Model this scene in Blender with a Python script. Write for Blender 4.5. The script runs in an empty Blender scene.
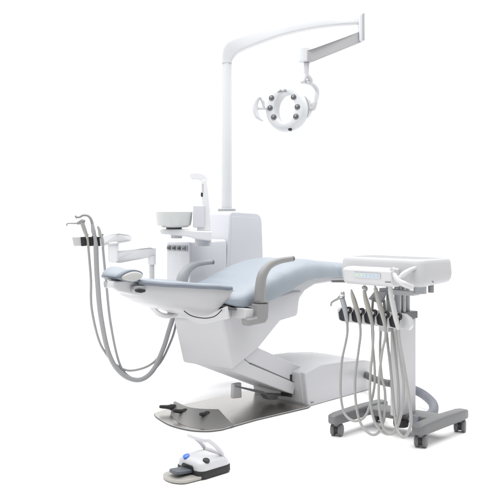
import bpy, bmesh, math
from mathutils import Vector, Matrix

# ------------------------------------------------------------------ frame of the place
# Everything is built in one ground frame laid along the dental chair:
#   s = from headrest to foot end, v = across the chair towards the viewer's side, z = up (metres)
F, HOR, DIST, EYE = 765.0, 218.0, 4.5, 1.07
ANG = math.radians(44)
U = (math.cos(ANG), math.sin(ANG)); V = (math.sin(ANG), -math.cos(ANG)); O = (-.335, -.45)
sc = bpy.context.scene
COL = sc.collection


def world(s, v, z=0):
    return Vector((O[0] + s*U[0] + v*V[0], O[1] + s*U[1] + v*V[1], z))


def w2s(p):
    x, y = p[0]-O[0], p[1]-O[1]
    return Vector((x*U[0]+y*U[1], x*V[0]+y*V[1], p[2]))


# surveying: a sighted direction met with a known vertical or level plane gives a real point
def on_v(px, py, v):
    k = (px-250)/F
    s = (k*(DIST+O[1]+v*V[1])-O[0]-v*V[0])/(U[0]-k*U[1])
    d = DIST+O[1]+s*U[1]+v*V[1]
    return Vector((s, v, EYE-(py-HOR)*d/F))


def on_s(px, py, s):
    k = (px-250)/F
    v = (k*(DIST+O[1]+s*U[1])-O[0]-s*U[0])/(V[0]-k*V[1])
    d = DIST+O[1]+s*U[1]+v*V[1]
    return Vector((s, v, EYE-(py-HOR)*d/F))


def on_z(px, py, z):
    d = F*(EYE-z)/(py-HOR)
    return w2s(((px-250)/F*d, d-DIST, z))


def at_d(px, py, d):
    return w2s(((px-250)/F*d, d-DIST, EYE-(py-HOR)*d/F))


# ------------------------------------------------------------------ materials
def mat(name, col, rough=.4, metal=0., noise=0., nscale=40., bump=0., bscale=300., coat=0., ani=None, alpha=None, spec=.5, rvar=.06):
    m = bpy.data.materials.new(name); m.use_nodes = True
    nt = m.node_tree; b = nt.nodes['Principled BSDF']
    b.inputs['Base Color'].default_value = (*col, 1)
    b.inputs['Roughness'].default_value = rough
    b.inputs['Metallic'].default_value = metal
    b.inputs['Coat Weight'].default_value = coat
    b.inputs['Coat Roughness'].default_value = .12
    b.inputs['Specular IOR Level'].default_value = spec
    tc = nt.nodes.new('ShaderNodeTexCoord')
    n = nt.nodes.new('ShaderNodeTexNoise'); n.inputs['Scale'].default_value = nscale; n.inputs['Detail'].default_value = 4
    nt.links.new(tc.outputs['Object'], n.inputs['Vector'])
    if ani:
        mp = nt.nodes.new('ShaderNodeMapping'); mp.inputs['Scale'].default_value = ani
        nt.links.new(tc.outputs['Object'], mp.inputs['Vector']); nt.links.new(mp.outputs['Vector'], n.inputs['Vector'])
    mr = nt.nodes.new('ShaderNodeMapRange')
    mr.inputs['To Min'].default_value = max(.02, rough-rvar); mr.inputs['To Max'].default_value = rough+rvar
    nt.links.new(n.outputs['Fac'], mr.inputs['Value']); nt.links.new(mr.outputs['Result'], b.inputs['Roughness'])
    if noise:
        mx = nt.nodes.new('ShaderNodeMix'); mx.data_type = 'RGBA'
        mx.inputs['A'].default_value = (*[c*(1-noise) for c in col], 1)
        mx.inputs['B'].default_value = (*[min(1, c*(1+noise)) for c in col], 1)
        nt.links.new(n.outputs['Fac'], mx.inputs['Factor']); nt.links.new(mx.outputs['Result'], b.inputs['Base Color'])
    if bump:
        n2 = nt.nodes.new('ShaderNodeTexNoise'); n2.inputs['Scale'].default_value = bscale; n2.inputs['Detail'].default_value = 3
        nt.links.new(tc.outputs['Object'], n2.inputs['Vector'])
        bp = nt.nodes.new('ShaderNodeBump'); bp.inputs['Strength'].default_value = bump; bp.inputs['Distance'].default_value = .002
        nt.links.new(n2.outputs['Fac'], bp.inputs['Height']); nt.links.new(bp.outputs['Normal'], b.inputs['Normal'])
    if alpha is not None:
        b.inputs['Transmission Weight'].default_value = alpha
    return m


LAMPW = mat('lamp_white_paint', (.585, .598, .62), .34, noise=.012, nscale=5, coat=.15)
BRIGHTW = mat('bright_white_plastic', (.70, .705, .725), .34, noise=.012, nscale=5, coat=.1)
UNITW = mat('cool_white_plastic', (.60, .607, .645), .36, noise=.012, nscale=5, coat=.1)
WHITE = mat('white_plastic', (.555, .557, .572), .34, noise=.012, nscale=5, coat=.15)
BODY = mat('pale_grey_plastic', (.515, .517, .54), .38, noise=.015, nscale=4)
CREAM = mat('cream_plastic', (.50, .50, .505), .36, noise=.012, nscale=5)
VINYL = mat('pale_blue_vinyl', (.262, .297, .338), .42, noise=.025, nscale=6, bump=.22, bscale=260)
VINYL_EDGE = mat('grey_blue_vinyl', (.152, .173, .208), .48, noise=.03, nscale=8, bump=.12, bscale=420)
ARM_GREY = mat('warm_grey_plastic', (.232, .233, .234), .42, noise=.03, nscale=12, bump=.04)
ARM_PALE = mat('cool_grey_plastic', (.33, .342, .362), .42, noise=.03, nscale=12, bump=.04)
CART_GREY = mat('mid_grey_paint', (.150, .152, .157), .45, noise=.03, nscale=18, bump=.05)
CAP_GREY = mat('dark_grey_plastic', (.12, .12, .125), .45, noise=.04, nscale=20)
BLACK = mat('black_rubber', (.012, .012, .014), .5, noise=.1, nscale=40, bump=.08)
CLIP = mat('charcoal_plastic', (.014, .014, .017), .42, noise=.08, nscale=40)
HOSE = mat('grey_silicone_hose', (.305, .304, .30), .45, noise=.03, nscale=30)
HOSE_D = mat('cool_grey_hose', (.30, .302, .314), .45, noise=.03, nscale=30)
STEEL = mat('brushed_steel', (.60, .585, .56), .27, metal=1.0, noise=.02, nscale=1, ani=(1.2, 60, 60), spec=.5, rvar=.012)
STEEL_D = mat('dark_satin_steel', (.30, .297, .29), .38, metal=.7, noise=.06, nscale=3, ani=(160, 160, 4))
CHROME = mat('polished_metal', (.52, .52, .52), .22, metal=.9, noise=.03)
TAN = mat('tan_metal', (.355, .342, .312), .38, metal=.35, noise=.05, nscale=30)
COPPER = mat('pale_champagne', (.37, .363, .345), .35, metal=.4)
PORC = mat('white_porcelain', (.60, .612, .61), .2, coat=.3, rvar=.005)
LED = mat('led_lens', (.085, .083, .095), .14, coat=.8)
LED_GLINT = mat('painted_led_glint', (.5, .49, .53), .2, metal=.4)
BLUE = mat('blue_button', (.02, .14, .62), .3, coat=.4)
DISP = mat('pale_display_film', (.48, .525, .565), .25, coat=.5)
IC_B = mat('blue_icon', (.42, .56, .72), .4)
IC_G = mat('green_icon', (.55, .68, .50), .4)
INK = mat('grey_ink', (.16, .16, .17), .5)
CORR = mat('blue_grey_corrugated', (.22, .228, .265), .45, noise=.03, nscale=30)
FROST = mat('frosted_plastic', (.78, .78, .79), .3, noise=.01, alpha=.35)
PEDAL = mat('slate_pedal', (.075, .085, .10), .4, noise=.05, nscale=40)
FLOORM = mat('white_floor', (.95, .95, .95), .75, noise=.004, nscale=2, spec=.1)


# ------------------------------------------------------------------ mesh helpers (all in s, v, z)
def new(): return bmesh.new()


def face(bm, vs):
    try: bm.faces.new(vs)
    except ValueError: pass


def loft(rings, cap=True, bm=None):
    bm = bm or new(); R = [[bm.verts.new(Vector(p)) for p in r] for r in rings]
    n = len(R[0])
    for a, b in zip(R, R[1:]):
        for i in range(n):
            face(bm, (a[i], a[(i+1) % n], b[(i+1) % n], b[i]))
    if cap:
        face(bm, R[0][::-1]); face(bm, R[-1])
    return bm


def prism(poly, off, bm=None):
    off = Vector(off)
    return loft([[Vector(p) for p in poly], [Vector(p)+off for p in poly]], True, bm)


def prism_v(poly, v0, v1, bm=None):      # poly of (s, z)
    return loft([[(s, v0, z) for s, z in poly], [(s, v1, z) for s, z in poly]], True, bm)


def prism_z(poly, z0, z1, bm=None):      # poly of (s, v)
    return loft([[(s, v, z0) for s, v in poly], [(s, v, z1) for s, v in poly]], True, bm)


def box(s0, s1, v0, v1, z0, z1, bm=None):
    return prism_z([(s0, v0), (s1, v0), (s1, v1), (s0, v1)], z0, z1, bm)


def smooth_path(pts, res=8):
    P = [Vector(p) for p in pts]; out = []
    if len(P) < 3: return P
    Q = [2*P[0]-P[1]] + P + [2*P[-1]-P[-2]]
    for i in range(1, len(Q)-2):
        a, b, c, d = Q[i-1:i+3]
        for k in range(res):
            t = k/res
            out.append(.5*((2*b)+(c-a)*t+(2*a-5*b+4*c-d)*t*t+(3*b-a-3*c+d)*t**3))
    out.append(P[-1]); return out


def lerp_list(vals, t):
    x = t*(len(vals)-1); i = min(int(x), len(vals)-2); f = x-i
    return vals[i]*(1-f)+vals[i+1]*f


def tube(pts, r, n=14, res=8, bm=None, flat=None, curve=True):
    """sweep; r number or list along the path; flat=(axis vector, factor) squashes the section along that axis"""
    P = smooth_path(pts, res) if curve else [Vector(p) for p in pts]
    rings = []; nrm = None
    for i, p in enumerate(P):
        t = (P[min(i+1, len(P)-1)]-P[max(i-1, 0)]).normalized()
        if nrm is None:
            ref = Vector((0, 0, 1)) if abs(t.z) < .9 else Vector((0, 1, 0))
            nrm = t.cross(ref).normalized()
        nrm = (nrm - t*nrm.dot(t)).normalized(); bn = t.cross(nrm)
        rad = lerp_list(r, i/(len(P)-1)) if isinstance(r, (list, tuple)) else r
        ring = []
        for k in range(n):
            a = 2*math.pi*k/n
            o = nrm*math.cos(a)*rad+bn*math.sin(a)*rad
            if flat:
                ax = Vector(flat[0]).normalized(); o += ax*o.dot(ax)*(flat[1]-1)
            ring.append(p+o)
        rings.append(ring)
    return loft(rings, True, bm)


def cyl(p0, p1, r0, r1=None, n=24, bm=None):
    return tube([p0, p1], [r0, r0 if r1 is None else r1], n, 1, bm, curve=False)


def lathe(profile, c, axis=(0, 0, 1), n=40, bm=None, closed=False):
    ax = Vector(axis).normalized()
    e1 = ax.cross(Vector((0, 0, 1)) if abs(ax.z) < .9 else Vector((1, 0, 0))).normalized(); e2 = ax.cross(e1)
    c = Vector(c); rings = []
    for r, h in profile:
        rings.append([c+ax*h+(e1*math.cos(2*math.pi*k/n)+e2*math.sin(2*math.pi*k/n))*max(r, 1e-4) for k in range(n)])
    if closed: rings.append(rings[0])
    bm = loft(rings, not closed, bm)
    if closed: bmesh.ops.remove_doubles(bm, verts=bm.verts, dist=1e-6)
    return bm


def thing(name, base, label=None, cat=None, group=None):
    o = bpy.data.objects.new(name, None); COL.objects.link(o)
    o.location = world(*base); o.rotation_euler = (0, 0, ANG); o.empty_display_size = .05
    o['base'] = [float(x) for x in base]
    o['label'] = label; o['category'] = cat
    if group: o['group'] = group
    return o


def root_of(o):
    while o.parent: o = o.parent
    return o


def put(name, bm, m, parent, bevel=0., seg=3, sub=0, angle=38, label=None):
    b = root_of(parent)['base']
    for vt in bm.verts:
        s, v, z = vt.co
        vt.co = (s-b[0], -(v-b[1]), z-b[2])
    bmesh.ops.recalc_face_normals(bm, faces=bm.faces)
    me = bpy.data.meshes.new(name); bm.to_mesh(me); bm.free()
    o = bpy.data.objects.new(name, me); COL.objects.link(o); o.parent = parent
    me.materials.append(m)
    for p in me.polygons: p.use_smooth = True
    if bevel:
        md = o.modifiers.new('edge', 'BEVEL'); md.width = bevel; md.segments = seg; md.limit_method = 'ANGLE'
        md.angle_limit = math.radians(28); md.harden_normals = True
    elif sub:
        md = o.modifiers.new('smooth', 'SUBSURF'); md.levels = sub; md.render_levels = sub
    else:
        me.set_sharp_from_angle(angle=math.radians(angle))
    if label: o['label'] = label
    return o


def rrect(cx, cy, hx, hy, r, n=5):
    r = min(r, hx*.96, hy*.96)
    out = []
    for qx, qy, a0 in ((1, 1, 0), (-1, 1, 90), (-1, -1, 180), (1, -1, 270)):
        for k in range(n+1):
            a = math.radians(a0+90*k/n)
            out.append((cx+qx*(hx-r)+r*math.cos(a), cy+qy*(hy-r)+r*math.sin(a)))
    return out


def interp(tab, x):
    if x <= tab[0][0]: return tab[0][1]
    for (a, b), (c, d) in zip(tab, tab[1:]):
        if x <= c:
            t = (x-a)/(c-a); t = t*t*(3-2*t)*.5+t*.5
            return b+(d-b)*t
    return tab[-1][1]


# ================================================================== FLOOR
fl = bpy.data.meshes.new('floor'); bm = new()
bmesh.ops.create_circle(bm, cap_ends=True, segments=64, radius=3.4)
bm.to_mesh(fl); bm.free(); fl.materials.append(FLOORM)
flo = bpy.data.objects.new('floor', fl); COL.objects.link(flo); flo.location = (.2, -.2, 0); flo['kind'] = 'structure'

# ================================================================== DENTAL CHAIR
chair = thing('dental_chair', (.4, 0, 0), 'reclined pale blue dental chair on white pedestal and steel base plate', 'dental chair')

# --- base plate
pl = [on_z(*p, .012).xy for p in ((154, 413), (157, 416.5), (170, 424), (190, 429), (208, 430), (222, 428.5))]
pl = [(p[0], p[1]) for p in pl]
pl = [(p.x, p.y) for p in smooth_path([Vector((a, b, 0)) for a, b in pl], 5)]
pl += [(.25, .268), (.645, .285), (.68, .27), (.68, -.24), (.1, -.245)]
base_plate = put('base_plate', prism_z(pl, .0085, .0108), STEEL, chair)
put('plate_edge', prism_z(pl, .001, .0082), CAP_GREY, base_plate)

# --- curved toe guard standing on the plate, with three foot switches
pa = [on_z(*p, .011) for p in ((170, 414.5), (180, 423.8), (195, 428.3), (212, 429), (231, 426.6))]
pb = [on_z(*p, .062) for p in ((173.5, 401.5), (186, 407), (200, 409), (217, 409.5))]
lo_ = smooth_path([pa[0], pa[1], pa[2], pa[3], pa[4]], 6)
hi_ = [None]*len(lo_)
hp = smooth_path(pb, 8)
for i in range(len(lo_)):
    hi_[i] = hp[min(len(hp)-1, round(i*(len(hp)-1)/(len(lo_)-1)))]
rings = []
for a, b in zip(lo_, hi_):
    a2 = Vector((a.x+.022, a.y, a.z)); b2 = Vector((b.x+.014, b.y, b.z))
    rings.append([a, b, b2, a2])
guard = put('toe_guard', loft(rings), STEEL_D, chair, .004, label='dark steel curved toe guard')


def peg(px, py, vx, vy, vz):
    p = on_z(px, py, .042); d = Vector((vx, vy, vz)).normalized()
    k = 1.38
    b = lathe([(r*k, h_*k) for r, h_ in [(.010, -.010), (.0118, -.002), (.0122, .010), (.0112, .014), (.0085, .017), (.0088, .022), (.0078, .024),
               (.0070, .044), (.0056, .055), (.001, .057)]], p, d, 22)
    return put('foot_switch', b, BLACK, chair)


peg(173.5, 407.3, -.66, -.74, .03); peg(186.5, 411.8, -.86, -.30, .16); peg(208, 414.3, -.92, .28, .22)

# --- floor box at the back
bxv0, bxv1 = -.20, .262
prof = [on_v(308, 406.3, .262), on_v(303.5, 372.5, .262), on_v(320, 364.5, .255), on_v(340, 361.5, .255), on_v(362, 360.2, .25), on_v(371, 362, .25)]
prof = [(p.x, p.z) for p in prof]
prof[0] = (prof[0][0], .018)
pr = [(.672, .001), (.642, .196)] + [(p[0], p[1]) for p in prof[2:5]] + [(1.29, .178), (1.292, .001)]
plan = lambda f: None
rings = []
for v, ins in ((bxv0, .03), (bxv0+.03, .0), (.0, 0), (.262, 0)):
    rings.append([(s + (ins if i < 2 else (-ins if s > 1.2 else 0)), v if s < 1.2 else v*.9, z-(ins*.5 if z > .1 else 0)) for i, (s, z) in enumerate(pr)])
fbox = put('floor_box', loft(rings), BODY, chair, .009, 4)
# end face; its paler plastic puts the light from the left into the colour
put('end_cover', prism_v([(.664, .02), (.634, .192), (.6425, .198), (.6735, .02)], -.17, .232), WHITE, fbox, .002)
put('vent_slot', box(.690, .715, .2645, .2665, .02, .024), CAP_GREY, fbox)

# --- lift arm (two stacked links) between floor box and pedestal
vA = .175
up = [on_v(*p, vA) for p in ((240, 340), (257, 347), (306, 368.5), (297, 384), (250, 363.2), (236, 352))]
put('lift_arm', prism_v([(p.x, p.z) for p in up], -.15, vA-.003), BODY, chair, .006)
lw = [on_v(*p, vA) for p in ((232.5, 350), (250, 364), (295.5, 383.2), (293, 394.5), (232, 371.5))]
put('lower_lift_arm', prism_v([(p.x, p.z) for p in lw], -.15, vA+.004), BODY, chair, .006)
gp = [on_v(*p, vA-.006) for p in ((250, 362.9), (297, 383), (297, 384.4), (250, 364.4))]
put('link_gap', prism_v([(p.x, p.z) for p in gp], .1, vA), CAP_GREY, chair)
# things under the arm
q = [on_v(*p, .02) for p in ((233, 384), (240.5, 382.5), (241, 397.5), (232.5, 398.5))]
put('support_leg', prism_v([(p.x, p.z) for p in q], .002, .028), WHITE, chair, .004)
q = [on_v(*p, .09) for p in ((240, 386.5), (262, 391), (266, 393.5), (296, 395), (296.5, 396.5), (277, 396), (276, 399.3), (268, 399.6), (264.5, 394.5), (240, 388))]
put('linkage', prism_v([(p.x, p.z) for p in q], .05, .10), CAP_GREY, chair, .002)
put('bellows', box(.615, .632, .10, .176, .05, .178), BLACK, chair, .002)
q = [on_v(*p, .12) for p in ((298, 367), (307, 371), (304, 373), (298, 371))]
put('hinge_cover', prism_v([(p.x, p.z) for p in q], -.05, .14), CAP_GREY, chair, .001)

# --- pedestal
vP = .20
nb, nt = on_v(232, 371, vP), on_v(226, 306, vP)
pts = [(nb.x, nb.z)]
for p in ((257, 348.5), (279.5, 320.5), (296.5, 315.5), (298, 301.5), (301, 290)):
    g = on_v(*p, .185); pts.append((g.x, g.z))
pts += [(.62, .66), (.10, .60), (nt.x-.035, .575)]
ped_far = [on_v(182.5, 363.5, -.2), on_v(173, 319.5, -.2)]
far = list(pts); far[0] = (ped_far[0].x, ped_far[0].z); far[-1] = (ped_far[1].x, ped_far[1].z); far[-2] = (ped_far[1].x+.05, .612)
rg = []
for k in range(5):
    t = k/4; v = -.2+t*.4
    rg.append([((1-t)*a[0]+t*b[0], v - (0 if i in (0, 7, 8) or t < .8 else .0), (1-t)*a[1]+t*b[1]) for i, (a, b) in enumerate(zip(far, pts))])
pedestal = put('pedestal', loft(rg), BODY, chair, .018, 5)

pA, pB, pC = Vector((far[0][0], -.2, far[0][1])), Vector((pts[0][0], .2, pts[0][1])), Vector((far[-1][0], -.2, far[-1][1]))
pn = (pB-pA).cross(pC-pA).normalized()
def on_face(px, py):
    a, b = at_d(px, py, 3.0), at_d(px, py, 6.0)
    t = (pA-a).dot(pn)/((b-a).dot(pn)); return a+(b-a)*t
lowe = smooth_path([on_face(*p) for p in ((174.5, 317.5), (186, 318.5), (194, 322), (200, 324), (207, 324), (213, 322.5), (221, 320.3), (228, 319))], 5)
uppe = smooth_path([on_face(*p) for p in ((174.2, 315), (184, 311), (192, 312), (200, 312), (208, 312), (214, 311), (220, 309), (226, 306.5))], 5)
off = Vector((-.0045, 0, 0)); rings = []
for a, b in zip(uppe, lowe):
    rings.append([a+off, b+off, b-off*3, a-off*3])
put('cradle_lip', loft(rings), WHITE, pedestal, .002)

# --- backrest shell (white tub) and cushion
RIM = [(-.46, .757), (-.41, .752), (-.23, .733), (-.04, .716), (.13, .697)]
HALF = [(-.42, .075), (-.36, .11), (-.28, .155), (-.2, .19), (-.1, .222), (0, .24), (.13, .25)]
BOT = [(-.42, .715), (-.36, .672), (-.28, .636), (-.2, .608), (-.12, .590), (-.04, .562), (.03, .555), (.07, .58), (.09, .61), (.105, .65), (.112, .69)]
rings = []
NS = 18
for k in range(NS+1):
    s = -.40+(.512)*k/NS
    w, zr, zb = interp(HALF, s), interp(RIM, s), interp(BOT, s)
    ring = []
    for j in range(17):
        a = math.pi*j/16
        c, sn = math.cos(a), math.sin(a)
        e = .62
        ring.append((s, w*math.copysign(abs(c)**e, c), zr-(zr-zb)*abs(sn)**.75))
    ring += [(s, -w*.5, zr+.004), (s, 0, zr+.004), (s, w*.5, zr+.004)]
    rings.append(ring)
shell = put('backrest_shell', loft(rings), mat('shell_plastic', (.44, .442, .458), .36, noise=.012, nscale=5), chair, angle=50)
rings = []
for k in range(NS+3):
    s = -.425+(.545)*k/(NS+2)
    e0 = min(1, max(0, (s+.425)/.05)); e1 = min(1, max(0, (.12-s)/.05))
    f = math.sqrt(max(.0, 1-(1-e0)**2))*.999+.001; g = math.sqrt(max(0, 1-(1-e1)**2))
    w = (interp(HALF, s)+.008)*(.55+.45*f)*(.72+.28*g); zr = interp(RIM, s); th = .026*min(f+.2, 1)*(.5+.5*g)
    ring = []
    for j in range(28):
        a = 2*math.pi*j/28
        c, sn = math.cos(a), math.sin(a)
        y = w*math.copysign(abs(c)**.35, c)
        z = zr+.001+th*.5+ th*.5*math.copysign(abs(sn)**.6, sn)
        if sn > 0: z += -.010*(1-(y/w)**2) + .0
        ring.append((s, y, z))
    rings.append(ring)
back = put('backrest_cushion', loft(rings), VINYL, chair, angle=60)
# darker piping wrapped round the cushion edge
def rim_pt(t):          # t 0..1 from head end near side round the foot end to the far side
    a = -.385; b = .070
    L1 = b-a
    if t < .4:
        x = a+L1*t/.4; return (x, interp(HALF, x)+.006, interp(RIM, x)+.006)
    if t > .6:
        x = a+L1*(1-t)/.4; return (x, -interp(HALF, x)-.006, interp(RIM, x)+.006)
    th = math.pi*(t-.4)/.2; w_ = interp(HALF, b)+.006
    c_, sn = math.cos(th), math.sin(th)
    return (b+.045*abs(sn)**.55, w_*math.copysign(abs(c_)**.55, c_), interp(RIM, b)+.006-.004*sn)
put('piping', tube([rim_pt(i/60) for i in range(61)], .0105, 12, 2), VINYL_EDGE, back, label='grey blue piping along the cushion edge')
# black tube draws the shadow in the gap between tub and pedestal
arc = [on_v(*p, v) for p, v in (((184, 311), .158), ((191, 315.6), .17), ((200, 317.8), .185), ((208, 318), .20), ((216, 315.5), .215), ((224, 307.5), .225))]
put('tub_gap_shadow', tube(arc, .0026, 8, 5), BLACK, shell)

# --- headrest
cs = [(-.512, .790), (-.505, .802), (-.475, .815), (-.441, .823), (-.405, .820), (-.378, .808), (-.372, .795), (-.385, .78), (-.415, .766), (-.445, .765), (-.48, .775), (-.503, .782)]
rings = []
cxs, czs = -.441, .794
HR = ((-.083, .35, .6, .000, .012), (-.078, .62, 1.0, .000, .012), (-.064, .82, 1.28, .000, .010), (-.04, .92, 1.36, .001, .006), (-.005, .96, 1.22, .001, .002), (.03, .97, 1.04, .0, 0),
      (.07, .99, 1.02, .0, 0), (.105, 1.0, 1.05, .0, 0), (.118, .98, 1.02, 0, 0))
for v, k, kz, dz, ds in HR:
    rings.append([(cxs+ds+(a-cxs)*k, v, czs+dz+(b-czs)*kz) for a, b in cs])
head = put('headrest', loft(rings), VINYL, chair, sub=2)
rings = []
for v, k, kz, dz, ds in HR:
    rings.append([(cxs+ds+(a-cxs)*k*1.03, v-.003*(v < -.04), min(czs+dz+(b-czs)*kz*1.03, czs+dz-.008)) for a, b in cs])
put('headrest_base', loft(rings), VINYL_EDGE, head, angle=50, label='grey blue lower edge of the headrest')
rings = []
for v, k in ((.096, 1.02), (.102, 1.06), (.120, 1.06), (.125, 1.01), (.1255, .8)):
    rings.append([(cxs+(a-cxs)*k, v, czs+(b-czs)*k) for a, b in cs])
put('headrest_band', loft(rings), VINYL_EDGE, head, sub=2)
rings = []
for v, k, dz in ((.112, .93, 0), (.127, .91, -.001), (.1315, .84, -.001), (.134, .5, -.001), (.135, .05, 0)):
    rings.append([(cxs+.004+(a-cxs)*k, v, czs-.003+dz+(b-czs)*k*.96) for a, b in cs])
put('end_cap', loft(rings), mat('cap_plastic', (.43, .43, .425), .4, noise=.012, nscale=8), head, sub=1)
# neck piece between headrest and backrest
q = [on_v(*p, .07) for p in ((112, 281), (135, 280), (146, 286), (149, 296), (140, 296.5), (128, 294), (117, 291.5), (111, 288))]
neck = put('headrest_bracket', prism_v([(p.x, p.z) for p in q], .028, .085), WHITE, chair, .008, 3)
q = [on_v(*p, .04) for p in ((109, 281.8), (118, 281.5), (122, 290), (116, 290), (109.3, 288))]
put('headrest_knuckle', prism_v([(p.x, p.z) for p in q], -.01, .045), ARM_PALE, neck, .004)
q = [on_v(*p, .125) for p in ((135.5, 286.2), (145.5, 285.5), (146.3, 289), (145.5, 292.4), (141, 293.6), (136, 292.6), (134.8, 289.5))]
knob = put('release_knob', prism_v([(p.x, p.z) for p in q], .05, .118), ARM_PALE, neck, .004, 3)
q = [on_v(*p, .125) for p in ((135.3, 289.8), (140, 288.6), (145.6, 289.6), (145.2, 292), (141, 293), (136.4, 292.2))]
put('release_lever', prism_v([(p.x, p.z) for p in q], .09, .128), BLACK, knob, .003)

# --- seat and leg cushion
TOP = [(.02, .668), (.10, .672), (.2, .690), (.3, .722), (.4, .762), (.5, .800), (.6, .824), (.7, .834), (.8, .829), (.95, .812), (1.1, .797), (1.3, .778)]
BTM = [(.02, .640), (.10, .612), (.17, .596), (.26, .602), (.36, .617), (.5, .650), (.615, .688), (.70, .703), (.79, .710), (1.0, .706), (1.3, .692)]
WID = [(.02, .19), (.08, .235), (.2, .262), (.4, .268), (.6, .262), (.8, .235), (1.0, .215), (1.3, .20)]
rings = []
NS = 132
for k in range(NS+1):
    s = .015+1.325*k/NS
    e0 = min(1, (s-.015)/.07); e1 = min(1, (1.34-s)/.05)
    f = math.sqrt(max(0, 1-(1-e0)**2))*math.sqrt(max(0, 1-(1-e1)**2))
    w = interp(WID, s)*(.72+.28*f); zt, zb = interp(TOP, s), interp(BTM, s)
    zm = (zt+zb)/2; zt = zm+(zt-zm)*(.15+.85*f); zb = zm+(zb-zm)*(.15+.85*f)
    zt -= .006*math.exp(-((s-1.0)/.009)**2); w -= .004*math.exp(-((s-1.0)/.009)**2)
    ring = []
    for j in range(36):
        a = 2*math.pi*j/36
        c_, sn = math.cos(a), math.sin(a)
        y = w*math.copysign(abs(c_)**.5, c_)
        if sn >= 0:
            crown = .016*(y/w)**2*max(0, 1-abs(s-.35)/.35)
            z = zb+.016+(zt-zb-.016)*abs(sn)**.62+crown*abs(sn)
        else:
            z = zb+.016-.016*abs(sn)**.5
        ring.append((s, y, z))
    rings.append(ring)
seat = put('seat_cushion', loft(rings), VINYL, chair, angle=70)
# thin dark strip under the front of the seat
bb = [(s, interp(BTM, s)-.0035) for s in (.06, .10, .15, .20, .24)]
bb2 = [(s, z-.010) for s, z in bb][::-1]
put('seat_dark_strip', prism_v(bb+bb2, -.21, .245), CAP_GREY, seat, .002)
# white under-shell of leg rest
q = [on_v(*p, .19) for p in ((262, 303), (280, 291), (296, 282), (308, 278), (330, 277), (345, 277), (345, 281), (330, 282.2), (315, 284.6), (305, 291), (298.5, 301), (297, 312), (262, 322))]
put('seat_shell', prism_v([(p.x, p.z) for p in q], -.19, .19), WHITE, chair, .010, 3)
q = [on_v(*p, .19) for p in ((331, 280.5), (347, 280), (347, 282.5), (333, 282.4))]
put('foot_edge', prism_v([(p.x, p.z) for p in q], -.15, .192), CAP_GREY, chair, .001)

# --- near armrest
ax = [on_v(*p, .315) for p in ((260, 302), (260.3, 288), (262.5, 275), (269, 265.6), (279, 261), (292.5, 258.6))]
arm = put('armrest', tube(ax, [.0325, .031, .028, .0225, .017, .0145], 18, 8, flat=((0, 1, 0), .85)), ARM_GREY, chair, label='warm grey near armrest')
put('armrest_tip', lathe([(.001, -.002), (.0145, -.002), (.015, .003), (.013, .007), (.001, .009)], ax[-1], (1, 0, .06), 18), CAP_GREY, arm)
q = [on_v(*p, .315) for p in ((254.3, 303), (266, 303), (265.3, 318), (262.5, 322.3), (245, 326), (244.3, 318.8), (254, 317))]
put('armrest_post', prism_v([(p.x, p.z) for p in q], .288, .342), ARM_GREY, chair, .011, 4)
q = [on_v(*p, .30) for p in ((244, 308.5), (254.5, 309), (254.5, 318), (244, 319))]
put('armrest_bracket', prism_v([(p.x, p.z) for p in q], .2, .31), WHITE, chair, .004)
q = [on_v(*p, .316) for p in ((254.6, 302), (265.7, 302), (265.7, 302.8), (254.6, 302.8))]
put('joint_line', prism_v([(p.x, p.z) for p in q], .2885, .3415), CAP_GREY, chair)

# --- far armrest
ax = [on_v(*p, -.315) for p in ((181, 287), (183, 277), (188.5, 268.5), (197, 264.2), (205, 262.8), (212.5, 262))]
arm2 = put('armrest', tube(ax, [.042, .038, .028, .017, .0145, .0135], 18, 8, flat=((0, 1, 0), .7)), ARM_PALE, chair, label='pale grey far armrest')
put('armrest_tip', lathe([(.001, -.002), (.0145, -.002), (.015, .003), (.013, .007), (.001, .009)], ax[-1], (1, 0, .02), 18), ARM_GREY, arm2)

# --- hose hoop below the backrest
hp = [on_v(*p, -.12) for p in ((151, 303), (153, 308), (159, 314), (167, 316), (174, 315), (177, 312))]
put('hose_hoop', tube(hp, .014, 14, 6, flat=((0, 1, 0), 1.4)), FROST, chair)
hp = [on_v(*p, -.12) for p in ((163, 309.5), (165, 306), (171, 306), (175, 308.5), (174, 312), (168, 312.5))]
put('hoop_clip', tube(hp, .0065, 10, 5), WHITE, chair)

# ================================================================== WATER / SPITTOON UNIT
unit = thing('spittoon_unit', (.6, -.5, 0), 'white cabinet with spittoon bowl and cup filler tower behind the chair', 'spittoon unit')
vN = -.40
tl, tr, bl, br = on_v(230.5, 211, vN), on_v(262.3, 213, vN), on_v(224.5, 300, vN), on_v(264, 300, vN)
zt = tl.z
def rounded(poly, radii, n=6):
    out = []
    for i, p in enumerate(poly):
        p = Vector(p); a = (Vector(poly[i-1])-p).normalized(); b = (Vector(poly[(i+1) % len(poly)])-p).normalized(); r = radii[i]
        if r <= 0: out.append(tuple(p)); continue
        for k in range(n+1):
            t = k/n
            out.append(tuple((p+a*r)*(1-t)**2+p*2*t*(1-t)+(p+b*r)*t*t))
    return out
face_ = [(bl.x, .28), (bl.x+.004, .62), (tl.x-.002, zt), (tr.x-.002, zt-.012), (br.x+.004, .62), (br.x+.006, .28)]
cp = rounded(face_, [0, .1, .03, .065, .1, 0])
cab = put('cabinet', prism_v(cp, vN-.27, vN), UNITW, unit, .011, 4)
fi = rounded([(bl.x+.024, .40), (tl.x+.012, zt-.034), (tr.x-.022, zt-.044), (br.x-.018, .40)], [0, .012, .045, 0])
put('cabinet_panel', prism_v(fi, vN-.001, vN+.0015), UNITW, cab, .001)
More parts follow.
